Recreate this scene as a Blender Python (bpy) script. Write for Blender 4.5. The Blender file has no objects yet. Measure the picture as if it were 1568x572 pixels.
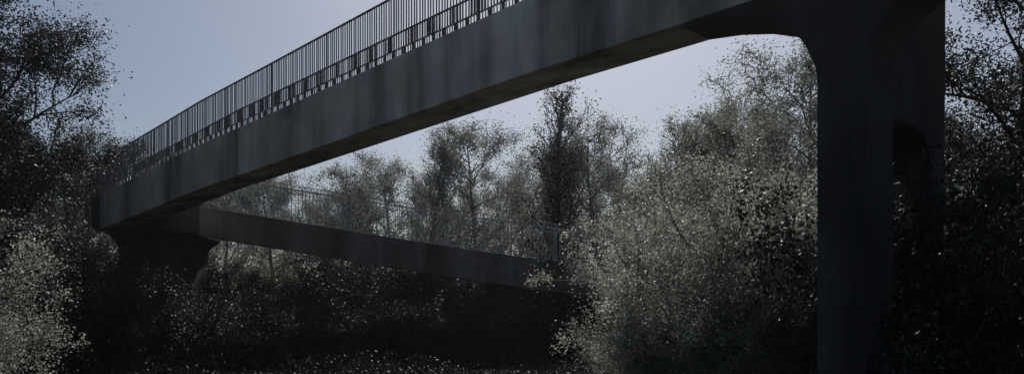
import bpy, math, random
import numpy as np
from mathutils import Vector, noise
scene=bpy.context.scene
R2=math.sqrt(0.5)

# ------------------------------------------------------------ materials
def newmat(name):
    m=bpy.data.materials.new(name); m.use_nodes=True
    nt=m.node_tree; b=nt.nodes['Principled BSDF']; return m,nt,b
def N(nt,t,**kw):
    n=nt.nodes.new(t)
    for k,v in kw.items(): setattr(n,k,v)
    return n
def ramp(nt,stops):
    r=N(nt,'ShaderNodeValToRGB'); e=r.color_ramp.elements
    e[0].position,e[0].color=stops[0][0],(*stops[0][1],1)
    e[1].position,e[1].color=stops[1][0],(*stops[1][1],1)
    for p,c in stops[2:]:
        x=e.new(p); x.color=(*c,1)
    return r
def concrete(name,dark,light,warm,sx=.8):
    m,nt,b=newmat(name); L=nt.links.new
    tc=N(nt,'ShaderNodeTexCoord')
    mp=N(nt,'ShaderNodeMapping'); mp.inputs['Scale'].default_value=(sx,sx,0.07)
    L(tc.outputs['Object'],mp.inputs[0])
    n1=N(nt,'ShaderNodeTexNoise'); n1.inputs['Scale'].default_value=1.0; n1.inputs['Detail'].default_value=7; n1.inputs['Roughness'].default_value=.62
    L(mp.outputs[0],n1.inputs['Vector'])
    r1=ramp(nt,[(.36,dark),(.60,light)])
    L(n1.outputs['Fac'],r1.inputs[0])
    n2=N(nt,'ShaderNodeTexNoise'); n2.inputs['Scale'].default_value=1.3; n2.inputs['Detail'].default_value=9
    L(tc.outputs['Object'],n2.inputs['Vector'])
    r2=ramp(nt,[(.35,(.6,.6,.6)),(.65,(1,1,1))])
    L(n2.outputs['Fac'],r2.inputs[0])
    mx=N(nt,'ShaderNodeMixRGB',blend_type='MULTIPLY'); mx.inputs[0].default_value=.85
    L(r1.outputs[0],mx.inputs[1]); L(r2.outputs[0],mx.inputs[2])
    n3=N(nt,'ShaderNodeTexNoise'); n3.inputs['Scale'].default_value=.6; n3.inputs['Detail'].default_value=5
    L(tc.outputs['Object'],n3.inputs['Vector'])
    r3=ramp(nt,[(.5,(0,0,0)),(.68,(1,1,1))]); L(n3.outputs['Fac'],r3.inputs[0])
    mx2=N(nt,'ShaderNodeMixRGB'); L(r3.outputs[0],mx2.inputs[0]); L(mx.outputs[0],mx2.inputs[1]); mx2.inputs[2].default_value=(*warm,1)
    L(mx2.outputs[0],b.inputs['Base Color'])
    b.inputs['Roughness'].default_value=.9; b.inputs['Specular IOR Level'].default_value=.2
    nb=N(nt,'ShaderNodeTexNoise'); nb.inputs['Scale'].default_value=22; nb.inputs['Detail'].default_value=8
    L(tc.outputs['Object'],nb.inputs['Vector'])
    bp=N(nt,'ShaderNodeBump'); bp.inputs['Strength'].default_value=.4; bp.inputs['Distance'].default_value=.015
    L(nb.outputs['Fac'],bp.inputs['Height']); L(bp.outputs[0],b.inputs['Normal'])
    return m
M_conc=concrete('weathered_concrete',(.14,.135,.125),(.72,.67,.59),(.46,.40,.31))
M_conc2=concrete('shade_dark_concrete',(.011,.011,.012),(.055,.055,.055),(.030,.028,.025))  # darkest copy of the bridge concrete; shade on piers and landing put into its colour
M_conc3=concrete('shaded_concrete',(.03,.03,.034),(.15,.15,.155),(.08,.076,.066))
def metal(name,a,b_):
    m,nt,b=newmat(name); L=nt.links.new
    tc=N(nt,'ShaderNodeTexCoord'); n=N(nt,'ShaderNodeTexNoise'); n.inputs['Scale'].default_value=3; n.inputs['Detail'].default_value=6
    L(tc.outputs['Object'],n.inputs['Vector'])
    r=ramp(nt,[(.45,a),(.72,b_)]); L(n.outputs['Fac'],r.inputs[0]); L(r.outputs[0],b.inputs['Base Color'])
    b.inputs['Roughness'].default_value=.35; b.inputs['Metallic'].default_value=.3
    return m
M_steel=metal('painted_steel',(.05,.055,.06),(.13,.08,.055))
M_galv=metal('galvanised_steel',(.25,.26,.27),(.38,.38,.38))
def leafmat(name,c1,c2,trans,spec=.5,rough=.45):
    m,nt,b=newmat(name); L=nt.links.new
    g=N(nt,'ShaderNodeNewGeometry'); tc=N(nt,'ShaderNodeTexCoord')
    n=N(nt,'ShaderNodeTexNoise'); n.inputs['Scale'].default_value=.9; n.inputs['Detail'].default_value=3
    L(tc.outputs['Object'],n.inputs['Vector'])
    ad=N(nt,'ShaderNodeMath',operation='ADD'); mu=N(nt,'ShaderNodeMath',operation='MULTIPLY'); mu.inputs[1].default_value=.5
    L(g.outputs['Random Per Island'],mu.inputs[0]); L(mu.outputs[0],ad.inputs[0]); 
    mu2=N(nt,'ShaderNodeMath',operation='MULTIPLY_ADD'); mu2.inputs[1].default_value=1.6; mu2.inputs[2].default_value=-.55
    L(n.outputs['Fac'],mu2.inputs[0]); L(mu2.outputs[0],ad.inputs[1])
    r=ramp(nt,[(0,c1),(1,c2)]); L(ad.outputs[0],r.inputs[0])
    L(r.outputs[0],b.inputs['Base Color']); b.inputs['Roughness'].default_value=rough; b.inputs['Specular IOR Level'].default_value=spec
    t=N(nt,'ShaderNodeBsdfTranslucent'); L(r.outputs[0],t.inputs[0])
    mx=N(nt,'ShaderNodeMixShader'); mx.inputs[0].default_value=trans
    L(b.outputs[0],mx.inputs[1]); L(t.outputs[0],mx.inputs[2])
    L(mx.outputs[0],nt.nodes['Material Output'].inputs[0]); return m
M_leaf=leafmat('spring_leaves',(.055,.06,.05),(.27,.28,.24),.5,.2,.6)
M_leafb=leafmat('bright_leaves',(.07,.077,.062),(.42,.435,.36),.5,.35,.5)
M_leafd=leafmat('shade_dark_leaves',(.004,.005,.004),(.038,.041,.034),.2,.2,.55)  # shade of backlit trees and undergrowth put into a near-black leaf colour
def simple(name,c1,c2,scale,rough=.95):
    m,nt,b=newmat(name); L=nt.links.new
    tc=N(nt,'ShaderNodeTexCoord'); n=N(nt,'ShaderNodeTexNoise'); n.inputs['Scale'].default_value=scale; n.inputs['Detail'].default_value=8
    L(tc.outputs['Object'],n.inputs['Vector']); r=ramp(nt,[(.35,c1),(.65,c2)]); L(n.outputs['Fac'],r.inputs[0]); L(r.outputs[0],b.inputs['Base Color'])
    b.inputs['Roughness'].default_value=rough; b.inputs['Specular IOR Level'].default_value=.15
    bp=N(nt,'ShaderNodeBump'); bp.inputs['Strength'].default_value=.6; bp.inputs['Distance'].default_value=.04
    L(n.outputs['Fac'],bp.inputs['Height']); L(bp.outputs[0],b.inputs['Normal']); return m
M_bark=simple('bark',(.015,.014,.013),(.055,.052,.047),6)
M_barkl=simple('pale_bark',(.09,.088,.08),(.28,.27,.25),6)
M_ground=simple('woodland_ground',(.008,.008,.007),(.024,.022,.018),1.2)

# ------------------------------------------------------------ helpers
def mesh_obj(name,V,F,mats,parent=None,mi=None,smooth=False):
    me=bpy.data.meshes.new(name); me.from_pydata([tuple(v) for v in V],[],[tuple(f) for f in F])
    for m in mats: me.materials.append(m)
    if mi is not None: me.polygons.foreach_set('material_index',mi)
    if smooth: me.polygons.foreach_set('use_smooth',[True]*len(me.polygons))
    me.update(); o=bpy.data.objects.new(name,me); scene.collection.objects.link(o)
    if parent: o.parent=parent
    return o
def empty(name,loc=(0,0,0)):
    e=bpy.data.objects.new(name,None); e.location=loc; e.empty_display_size=.5; scene.collection.objects.link(e); return e
def fixn(o):
    import bmesh
    bm=bmesh.new(); bm.from_mesh(o.data); bmesh.ops.recalc_face_normals(bm,faces=bm.faces); bm.to_mesh(o.data); bm.free()
def bevel(o,w=.025,s=2):
    m=o.modifiers.new('bevel','BEVEL'); m.width=w; m.segments=s; m.limit_method='ANGLE'; m.angle_limit=math.radians(50)
def girder(name,pts,W,T,mat,parent,T2=None):
    if T2 is None: T2=T
    V=[];F=[]
    n=len(pts)
    for i,p in enumerate(pts):
        a=pts[max(0,i-1)]; b=pts[min(n-1,i+1)]
        d=Vector((b[0]-a[0],b[1]-a[1],0)).normalized(); q=Vector((-d.y,d.x,0))
        if q.y<0: q=-q
        P=Vector((p[0],p[1],0)); z=p[2]
        prof=[(0,z),(0,z-T),(W,z-T2),(W,z),(W-.16,z),(W-.16,z-.14),(.16,z-.14),(.16,z)]
        for (o_,zz) in prof: 
            v=P+q*o_; V.append((v.x,v.y,zz))
    k=8
    for i in range(n-1):
        for j in range(k):
            F.append((i*k+j,i*k+(j+1)%k,(i+1)*k+(j+1)%k,(i+1)*k+j))
    F.append(tuple(range(k))); F.append(tuple((n-1)*k+j for j in range(k)))
    o=mesh_obj(name,V,F,[mat],parent); fixn(o); bevel(o,.02,2); return o
def box_between(V,F,a,b,w,h):
    a=Vector(a);b=Vector(b); d=(b-a).normalized()
    up=Vector((0,0,1)) if abs(d.z)<.9 else Vector((R2,-R2,0))
    s=d.cross(up).normalized(); u=s.cross(d).normalized()
    i=len(V)
    for P in (a,b):
        for sx,sy in ((-1,-1),(1,-1),(1,1),(-1,1)):
            V.append(P+s*sx*w/2+u*sy*h/2)
    F+= [(i,i+1,i+2,i+3),(i+7,i+6,i+5,i+4)]+[(i+j,i+4+j,i+4+(j+1)%4,i+(j+1)%4) for j in range(4)]
def railing(name,pts,parent,H=1.2,sp=.088,post=2.4,bar=.018,mid=False,mat=None):
    V=[];F=[]
    pts=[Vector(p) for p in pts]
    seg=[];tot=0
    for a,b in zip(pts[:-1],pts[1:]):
        l=(b-a).length; seg.append((tot,l,a,b)); tot+=l
    def at(s):
        for (t0,l,a,b) in seg:
            if s<=t0+l+1e-6: return a.lerp(b,(s-t0)/l)
        return pts[-1]
    for (t0,l,a,b) in seg:
        rails=[(H,.045,.022),(.16,.035,.02)]
        if mid: rails.append((H-.13,.03,.02))
        for z,w,h in rails:
            box_between(V,F,a+Vector((0,0,z)),b+Vector((0,0,z)),w,h)
    rnd=random.Random(len(name))
    s=.05
    while s<tot:
        p=at(s)+Vector((rnd.uniform(-.006,.006),rnd.uniform(-.006,.006),0))
        box_between(V,F,p+Vector((0,0,.165)),p+Vector((0,0,H-.008)),bar,bar); s+=sp
    s=.3
    while s<tot:
        p=at(s); box_between(V,F,p+Vector((0,0,-.1)),p+Vector((0,0,H-.015)),.02,.03); s+=post
    s=.3
    while s<tot:
        p=at(s); box_between(V,F,p+Vector((0,0,-.1)),p+Vector((0,0,.152)),.045,.045); s+=post/8
    return mesh_obj(name,V,F,[mat or M_steel],parent)
def prism(name,prof,origin,du,dp,o0,o1,mat,parent,bev=.03):
    V=[];F=[];n=len(prof)
    for o_ in (o0,o1):
        for u,z in prof:
            v=Vector(origin)+Vector(du)*u+Vector(dp)*o_; V.append((v.x,v.y,z))
    F=[tuple(range(n)),tuple(range(2*n-1,n-1,-1))]+[(i,(i+1)%n,n+(i+1)%n,n+i) for i in range(n)]
    o=mesh_obj(name,V,F,[mat],parent); fixn(o)
    if bev: bevel(o,bev,2)
    return o

# ------------------------------------------------------------ footbridge
bridge=empty('concrete_footbridge',(0,0,0))
du=(R2,-R2,0); dp=(R2,R2,0); O=(.17,12.5,0)
prof=[(-20.6,5.62),(-19.94,5.68),(-16.1,5.90),(-12.3,6.14),(-8.6,6.27),(-3.5,6.47),(0,6.6),(4,6.66),(8,6.7),(16,6.7)]
def near(t,off=0): return (O[0]+t*R2+off*R2, O[1]-t*R2+off*R2)
W=1.3
girder('upper_deck_beam',[(*near(t),z) for t,z in prof],W,1.2,M_conc,bridge,1.0)
railing('near_railing',[(*near(t,.08),z) for t,z in prof],bridge,sp=.08)
railing('far_railing',[(*near(t,W-.08),z) for t,z in prof],bridge,sp=.08)
def haunch(uL,uR,zs,base=-.6,sc=1.0,dz=0):
    h=[(0,4.36),(.03,4.5),(.10,4.68),(.20,4.85),(.37,5.03),(.6,5.17),(.95,5.30),(1.4,5.40),(1.9,5.46)]
    L=[(uL,base)]+[(uL-o*sc,z+dz) for o,z in h]+[(uL-2.0*sc,zs)]
    Rr=[(uR+2.0*sc,zs)]+[(uR+o*sc,z+dz) for o,z in reversed(h)]+[(uR,base)]
    return L+Rr
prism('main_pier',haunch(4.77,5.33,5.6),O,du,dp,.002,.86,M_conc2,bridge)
ch=[(.8,3.9),(.9,3.92),(1.15,3.94),(1.5,3.94),(1.85,3.9),(2.15,3.75),(2.24,3.5),(2.26,3.2),(2.28,-.6),(2.74,-.6),(2.86,6.75),(.8,6.75)]
V0=near(5.06)
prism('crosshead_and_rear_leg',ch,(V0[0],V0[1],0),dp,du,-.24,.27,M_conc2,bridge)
lower=[(-10.62,26.6,5.25),(-7.5,26.2,4.72),(-4.0,25.75,4.12),(-.5,25.3,3.56),(2.6,24.9,3.1),(7.5,24.3,2.3),(13,23.6,1.4),(19,22.9,.3)]
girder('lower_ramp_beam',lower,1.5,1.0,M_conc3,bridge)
railing('lower_ramp_railing_near',[(x,y+.08,z) for x,y,z in lower],bridge,sp=.13,mid=True,bar=.012,mat=M_galv)
railing('lower_ramp_railing_far',[(x,y+1.42,z) for x,y,z in lower],bridge,sp=.13,mid=True,bar=.012,mat=M_galv)
prism('landing_slab',[(-14.35,4.5),(-10.6,4.3),(-10.6,5.5),(-14.35,5.6)],(0,26.75,0),(1,0,0),(0,1,0),0,2.3,M_conc2,bridge)
railing('landing_railing',[(-14.25,26.8,5.6),(-14.25,28.95,5.6),(-10.7,28.95,5.45)],bridge)
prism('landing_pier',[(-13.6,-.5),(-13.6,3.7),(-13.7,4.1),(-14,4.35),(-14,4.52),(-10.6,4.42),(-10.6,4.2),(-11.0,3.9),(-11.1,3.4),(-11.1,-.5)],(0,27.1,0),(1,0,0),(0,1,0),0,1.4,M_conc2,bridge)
for i,(x,y,z) in enumerate([(-.3,25.6,2.7),(5.5,24.9,1.8)]):
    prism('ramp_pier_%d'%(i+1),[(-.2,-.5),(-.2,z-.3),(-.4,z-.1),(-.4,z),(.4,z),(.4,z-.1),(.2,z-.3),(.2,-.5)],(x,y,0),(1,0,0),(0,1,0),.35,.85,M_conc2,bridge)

# ------------------------------------------------------------ trees
def leaves_mesh(P,size,rng,flat=.35,asp=.55):
    n=len(P)
    a=rng.normal(size=(n,3)); a/=np.linalg.norm(a,axis=1)[:,None]
    b=rng.normal(size=(n,3)); b-= (a*b).sum(1)[:,None]*a; b/=np.linalg.norm(b,axis=1)[:,None]
    s=size*rng.uniform(.55,1.35,size=(n,1))
    V=np.empty((n,4,3)); V[:,0]=P-a*s*.5; V[:,1]=P+b*s*asp*.5; V[:,2]=P+a*s*.5; V[:,3]=P-b*s*asp*.5
    return V.reshape(-1,3)
def build_mesh(name,TV,TF,LV,mats):
    nt_=len(TV); nl=len(LV)//4
    V=np.vstack([np.array(TV).reshape(-1,3),LV]) if nt_ else LV
    ntf=len(TF)
    me=bpy.data.meshes.new(name)
    me.vertices.add(len(V)); me.vertices.foreach_set('co',V.astype(np.float32).ravel())
    loops=np.concatenate([np.array(TF,dtype=np.int32).ravel() if ntf else np.zeros(0,np.int32),np.arange(nl*4,dtype=np.int32)+nt_])
    me.loops.add(len(loops)); me.loops.foreach_set('vertex_index',loops)
    nf=ntf+nl
    me.polygons.add(nf); me.polygons.foreach_set('loop_start',np.arange(nf,dtype=np.int32)*4)
    try: me.polygons.foreach_set('loop_total',np.full(nf,4,dtype=np.int32))
    except Exception: pass
    for m in mats: me.materials.append(m)
    mi=np.zeros(nf,np.int32); mi[ntf:]=1; me.polygons.foreach_set('material_index',mi)
    me.update(calc_edges=True); me.validate(); return me
def tree_mesh(name,seed,H,r0,base,spread,nleaf,lsize,leafmat,nlimb=16,twigs=7,lspread=.16,up=.5,ivy=0,clump=.8,bark=None,tw=.005):
    rnd=random.Random(seed); rng=np.random.default_rng(seed)
    TV=[];TF=[];tips=[]
    def tube(pts,rs,k):
        i0=len(TV)
        for j,p in enumerate(pts):
            d=(pts[min(j+1,len(pts)-1)]-pts[max(0,j-1)]).normalized()
            s=d.cross(Vector((.3,.9,.2))).normalized(); u=s.cross(d)
            for q in range(k):
                a=2*math.pi*q/k; v=p+(s*math.cos(a)+u*math.sin(a))*rs[j]; TV.append((v.x,v.y,v.z))
        for j in range(len(pts)-1):
            for q in range(k):
                TF.append((i0+j*k+q,i0+j*k+(q+1)%k,i0+(j+1)*k+(q+1)%k,i0+(j+1)*k+q))
    def branch(p,d,L,r,lev):
        n=6 if lev<2 else 4
        pts=[p.copy()]; dd=d.copy()
        for j in range(n):
            dd=(dd+Vector((rnd.gauss(0,.17),rnd.gauss(0,.17),rnd.gauss(0,.12)+.06*up))).normalized()
            pts.append(pts[-1]+dd*L/n)
        rs=[max(r*(1-.85*j/n),tw) for j in range(n+1)]
        tube(pts,rs,5 if lev==1 else (4 if lev==2 else 3))
        if lev>=2: 
            for j in range(1,n+1): tips.append((pts[j],lev))
        if lev<3:
            m=twigs if lev==1 else max(3,twigs-2)
            for q in range(m):
                f=.25+.75*(q+rnd.random())/m; idx=min(int(f*n),n-1); fr=f*n-idx
                pp=pts[idx].lerp(pts[idx+1],min(fr,1))
                ax=Vector((rnd.gauss(0,1),rnd.gauss(0,1),rnd.gauss(0,.7)+up*.4)).normalized()
                nd=(dd*.75+ax*.8).normalized()
                branch(pp,nd,L*rnd.uniform(.32,.55),r*.42,lev+1)
    tp=[Vector((0,0,-.3))]; n=9; d=Vector((0,0,1))
    for j in range(n):
        d=(d+Vector((rnd.gauss(0,.06),rnd.gauss(0,.06),.1))).normalized(); tp.append(tp[-1]+d*(H*.93)/n)
    tr=[r0*(1.25 if j==0 else (1-.9*j/n)) for j in range(n+1)]
    tube(tp,tr,8)
    for i in range(nlimb):
        f=base+(1-base)*(i+rnd.random())/nlimb*.98
        idx=min(int(f*n),n-1); p=tp[idx].lerp(tp[idx+1],f*n-idx)
        a=i*2.4+rnd.uniform(-.5,.5); el=up*(.4+.9*f)+rnd.uniform(-.15,.2)
        g=(f-base)/(1-base)
        L=spread*(math.sin(math.pi*(.22+.70*g))**.7)*rnd.uniform(.65,1.15)
        branch(p,Vector((math.cos(a)*math.cos(el),math.sin(a)*math.cos(el),math.sin(el))),L,r0*.38*(1-.6*f),1)
    T=np.array([t[0][:] for t in tips])
    w=rng.gamma(clump,1,size=len(T)); w/=w.sum()
    P=T[rng.choice(len(T),size=nleaf,p=w)]+rng.normal(size=(nleaf,3))*lspread*rng.uniform(.3,1.7,size=(nleaf,1))
    if ivy:
        k=ivy; zz=rng.uniform(.05,.8,size=k)*H; idx=zz/(H*.93)*n; tpa=np.array([t[:] for t in tp])
        c=np.array([np.interp(idx,range(n+1),tpa[:,q]) for q in range(3)]).T
        P=np.vstack([P,c+rng.normal(size=(k,3))*np.array([.38,.38,.2])])
    P=P[P[:,2]>.05]
    return build_mesh(name,TV,TF,leaves_mesh(P,lsize,rng),[bark or M_bark,leafmat])
def bush_mesh(name,seed,H,rad,nleaf,lsize,leafmat,nst=16,bark=None):
    rnd=random.Random(seed); rng=np.random.default_rng(seed); TV=[];TF=[];tips=[]
    def tube(pts,r):
        i0=len(TV)
        for j,p in enumerate(pts):
            rr=max(r*(1-.85*j/(len(pts)-1)),.003)
            for q in range(4):
                a=math.pi/2*q; TV.append((p.x+math.cos(a)*rr,p.y+math.sin(a)*rr,p.z+.3*rr*math.sin(a)))
        for j in range(len(pts)-1):
            for q in range(4): TF.append((i0+j*4+q,i0+j*4+(q+1)%4,i0+(j+1)*4+(q+1)%4,i0+(j+1)*4+q))
    def stem(p,d,L,r,lev):
        pts=[p.copy()];dd=d.copy()
        for j in range(5):
            dd=(dd+Vector((rnd.gauss(0,.2),rnd.gauss(0,.2),rnd.gauss(0,.12)))).normalized(); pts.append(pts[-1]+dd*L/5)
        tube(pts,r)
        if lev>0:
            for j in range(2,6): tips.append(pts[j][:])
        if lev<3:
            for q in range(6 if lev==0 else 4):
                f=rnd.uniform(.25,1)*5; i=min(int(f),4)
                pp=pts[i].lerp(pts[i+1],f-i); ax=Vector((rnd.gauss(0,1),rnd.gauss(0,1),rnd.gauss(.25,.7))).normalized()
                stem(pp,(dd*.6+ax).normalized(),L*rnd.uniform(.35,.5),r*.5,lev+1)
    for i in range(nst):
        a=rnd.uniform(0,6.28); t=rnd.uniform(.05,1)**.7
        tgt=Vector((math.cos(a)*rad*t,math.sin(a)*rad*t,H*(1-.55*t*t)*rnd.uniform(.6,.95)))
        p=Vector((math.cos(a)*rad*t*.35,math.sin(a)*rad*t*.35,-.2)); d=(tgt-p)
        stem(p,d.normalized(),d.length,.04,0)
    T=np.array(tips); w=rng.gamma(.5,1,size=len(T)); w/=w.sum()
    P=T[rng.choice(len(T),size=nleaf,p=w)]+rng.normal(size=(nleaf,3))*.10*rng.uniform(.3,1.7,size=(nleaf,1))
    P=P[P[:,2]>.02]
    return build_mesh(name,TV,TF,leaves_mesh(P,lsize,rng,asp=.65),[bark or M_bark,leafmat])
def place(name,me,x,y,s=1,rot=0,parent=None,sz=None):
    o=bpy.data.objects.new(name,me); o.location=(x,y,0); o.rotation_euler=(0,0,rot); o.scale=(s,s,sz or s); scene.collection.objects.link(o)
    if parent: o.parent=parent
    return o
TA=tree_mesh('tree_a',3,10,.17,.15,3.0,30000,.08,M_leaf,nlimb=26,lspread=.2,clump=1.0,bark=M_barkl,tw=.010)
TB=tree_mesh('tree_b',8,10,.15,.2,2.4,15000,.08,M_leaf,nlimb=28,up=.9,lspread=.2,clump=1.0,bark=M_barkl,tw=.012)
TC=tree_mesh('tree_c',15,10,.16,.1,2.9,40000,.08,M_leaf,nlimb=28,lspread=.2,clump=1.0,bark=M_barkl,tw=.009)
TI=tree_mesh('tree_ivy',21,10,.2,.3,2.3,4000,.09,M_leafd,nlimb=18,up=.9,ivy=9000,tw=.01)
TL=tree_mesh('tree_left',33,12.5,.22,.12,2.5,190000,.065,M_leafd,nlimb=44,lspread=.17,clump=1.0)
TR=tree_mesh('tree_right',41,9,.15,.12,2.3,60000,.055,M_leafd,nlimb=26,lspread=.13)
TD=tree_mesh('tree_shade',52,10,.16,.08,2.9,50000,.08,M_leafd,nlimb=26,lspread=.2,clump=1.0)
BA=bush_mesh('bush_a',5,4.4,2.1,105000,.048,M_leafb,nst=28,bark=M_barkl)
BB=bush_mesh('bush_b',6,3.2,1.7,65000,.04,M_leafb,nst=24,bark=M_barkl)
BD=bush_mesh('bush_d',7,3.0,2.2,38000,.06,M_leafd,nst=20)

rnd=random.Random(77)
belt=empty('distant_tree_line')
sky_line=[(-26,33,10.5),(-22,34,10),(-18.8,34,9.6),(-16.0,34,9.2),(-13,34,8.4),(-10.2,34,7.6),(-7.4,34,8.3),(-4.3,34,9.0),(-1.4,34,10.0),(4.0,34,10.4),(5.9,35,10.3),(8.2,33,9.8),(10.4,33,10.8),(13.5,33,11.3),(17,33,12),(21,33,12),(25,33,11)]
for i,(x,y,h) in enumerate(sky_line):
    me=(TA,TB,TC)[i%3]; s=h/10.1
    if x<-14: me=TD
    place('belt_tree_%d'%i,me,x,y+rnd.uniform(-.8,.8),s,rnd.uniform(0,6.28),belt)
for i in range(60):
    x=-48+i*1.7; base_h=8.6+.9*math.sin(i*1.3)+.5*math.sin(i*.37)
    if x>-2: base_h+=1.8
    if -14<x<-6: base_h-=.6
    place('belt_back_tree_%d'%i,(TC,TA,TB)[i%3],x+rnd.uniform(-.6,.6),39+rnd.uniform(-2,5),base_h/10,rnd.uniform(0,6.28),belt)
hedge=empty('woodland_understorey')
for i in range(46):
    x=-24+ (i%23)*2.2+rnd.uniform(-.7,.7); y=29.8+(i//23)*2.6+rnd.uniform(-.6,.6)
    place('shrub_%d'%i,BD,x,y,rnd.uniform(.9,1.5),rnd.uniform(0,6.28),hedge)
for i in range(10):
    place('low_shrub_%d'%i,BD,-11+i*1.35,24.3+rnd.uniform(-.8,.6),rnd.uniform(.5,.8),rnd.uniform(0,6.28),hedge)
place('ivy_covered_tree',TI,1.9,32,1.1,.4)
place('ash_tree',TL,-13.3,19.5,1.05,1.0)
place('ash_tree.001',TL,-18.0,22.5,.85,3.2)
place('ash_tree.002',TL,-15.4,18.6,.72,5.0)
place('oak_tree',TD,-18.0,28,.72,2.2)
place('alder_tree',TC,8.1,21.5,.98,2.0)
place('alder_tree.001',TA,6.9,25.5,.88,4.0)
place('alder_tree.002',TA,10.2,20.5,.85,.6)
place('alder_tree.003',TC,5.6,19.5,.66,5.1)
place('hawthorn_tree',TR,8.75,12.8,1.05,.3)
place('hawthorn_tree.001',TR,7.5,14.6,.6,2.5)
place('hawthorn_tree.002',TR,11.5,15,1.1,4.5)
place('elder_bush',BA,4.0,14.6,1.0,0)
place('elder_bush.001',BA,5.9,16.2,1.15,2)
place('elder_bush.002',BA,4.3,17.4,.95,4.2)
place('elder_bush.003',BB,2.9,13.4,.8,1.1)
place('hazel_bush',BB,-8.4,11.2,.98,0)
place('hazel_bush.001',BB,-10.9,12.8,1.1,2)
place('bramble_bush',BD,-11.8,17,1.1,1)
place('bramble_bush.001',BD,-9.6,20,.9,2)
place('bramble_bush.002',BD,-12.2,22.5,1.25,4)
place('bramble_bush.003',BD,-8.0,22.5,.8,.7)
place('holly_bush',BD,6.0,10.9,1.15,1.0,sz=1.35)
place('holly_bush.001',BD,7.2,10.6,1.05,3.0)

# ------------------------------------------------------------ ground + undergrowth
def gz(x,y): return .18*noise.noise(Vector((x*.15,y*.15,0)))+.05*noise.noise(Vector((x*.7,y*.7,3)))
xs=sorted(set([-600,-300,-150,-80]+list(np.arange(-50,50.1,1.0))+[80,150,300,600])); ys=sorted(set([-300,-120,-50]+list(np.arange(-20,60.1,1.0))+[90,150,300,700,1500]))
V=[(x,y,gz(x,y)-.05) for y in ys for x in xs]; nx=len(xs)
F=[(j*nx+i,j*nx+i+1,(j+1)*nx+i+1,(j+1)*nx+i) for j in range(len(ys)-1) for i in range(nx-1)]
mesh_obj('ground',V,F,[M_ground],smooth=True)
rng=np.random.default_rng(9)
n=200000
X=rng.uniform(-22,14,n); Y=rng.uniform(9,38,n); 
Hh=.25+.25*np.sin(X*1.1+2*np.sin(Y*.6))+.2*np.sin(Y*1.7+X*.4); Z=rng.uniform(0,1,n)*np.clip(Hh,.12,.8)
P=np.stack([X,Y,Z],1)
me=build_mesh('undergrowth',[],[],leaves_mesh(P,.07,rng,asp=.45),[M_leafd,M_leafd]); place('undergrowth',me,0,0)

# thin daylight haze (homogeneous air volume around the wood)
m=bpy.data.materials.new('haze'); m.use_nodes=True; nt=m.node_tree; nt.nodes.clear()
out=nt.nodes.new('ShaderNodeOutputMaterial'); vs=nt.nodes.new('ShaderNodeVolumeScatter'); vs.inputs['Density'].default_value=.00035; vs.inputs['Anisotropy'].default_value=.6
nt.links.new(vs.outputs[0],out.inputs['Volume'])
b=[(-45,-8),(45,-8),(45,60),(-45,60)]
V=[(x,y,z) for z in (-1.5,14) for x,y in b]
mesh_obj('haze',V,[(3,2,1,0),(4,5,6,7)]+[(i,(i+1)%4,4+(i+1)%4,4+i) for i in range(4)],[m])

# ------------------------------------------------------------ light
az=math.radians(6); el=math.radians(43)
w=bpy.data.worlds.new('World'); scene.world=w; w.use_nodes=True; nt=w.node_tree
bg=nt.nodes['Background']; sky=nt.nodes.new('ShaderNodeTexSky'); sky.sky_type='NISHITA'; sky.sun_disc=False
sky.sun_elevation=el; sky.sun_rotation=az; sky.dust_density=1.8; sky.air_density=1.0; sky.ozone_density=3.0
hs=nt.nodes.new('ShaderNodeHueSaturation'); hs.inputs['Saturation'].default_value=.95
nt.links.new(sky.outputs[0],hs.inputs['Color']); nt.links.new(hs.outputs[0],bg.inputs[0]); bg.inputs[1].default_value=.058
sl=bpy.data.lights.new('sun','SUN'); sl.energy=5.0; sl.angle=math.radians(.5); sl.color=(1,.98,.95)
so=bpy.data.objects.new('sun',sl); scene.collection.objects.link(so)
sd=Vector((math.sin(az)*math.cos(el),math.cos(az)*math.cos(el),math.sin(el)))
so.rotation_euler=sd.to_track_quat('Z','Y').to_euler(); so.location=(0,0,30)
scene.view_settings.view_transform='Standard'; scene.view_settings.look='None'; scene.view_settings.exposure=0

cd=bpy.data.cameras.new('camera'); co=bpy.data.objects.new('camera',cd); scene.collection.objects.link(co)
co.location=(0,0,1.6); co.rotation_euler=(math.radians(90),0,0)
cd.sensor_width=36; cd.lens=36*1200/1568; cd.shift_y=(480-286)/1568; cd.clip_end=3000
scene.camera=co
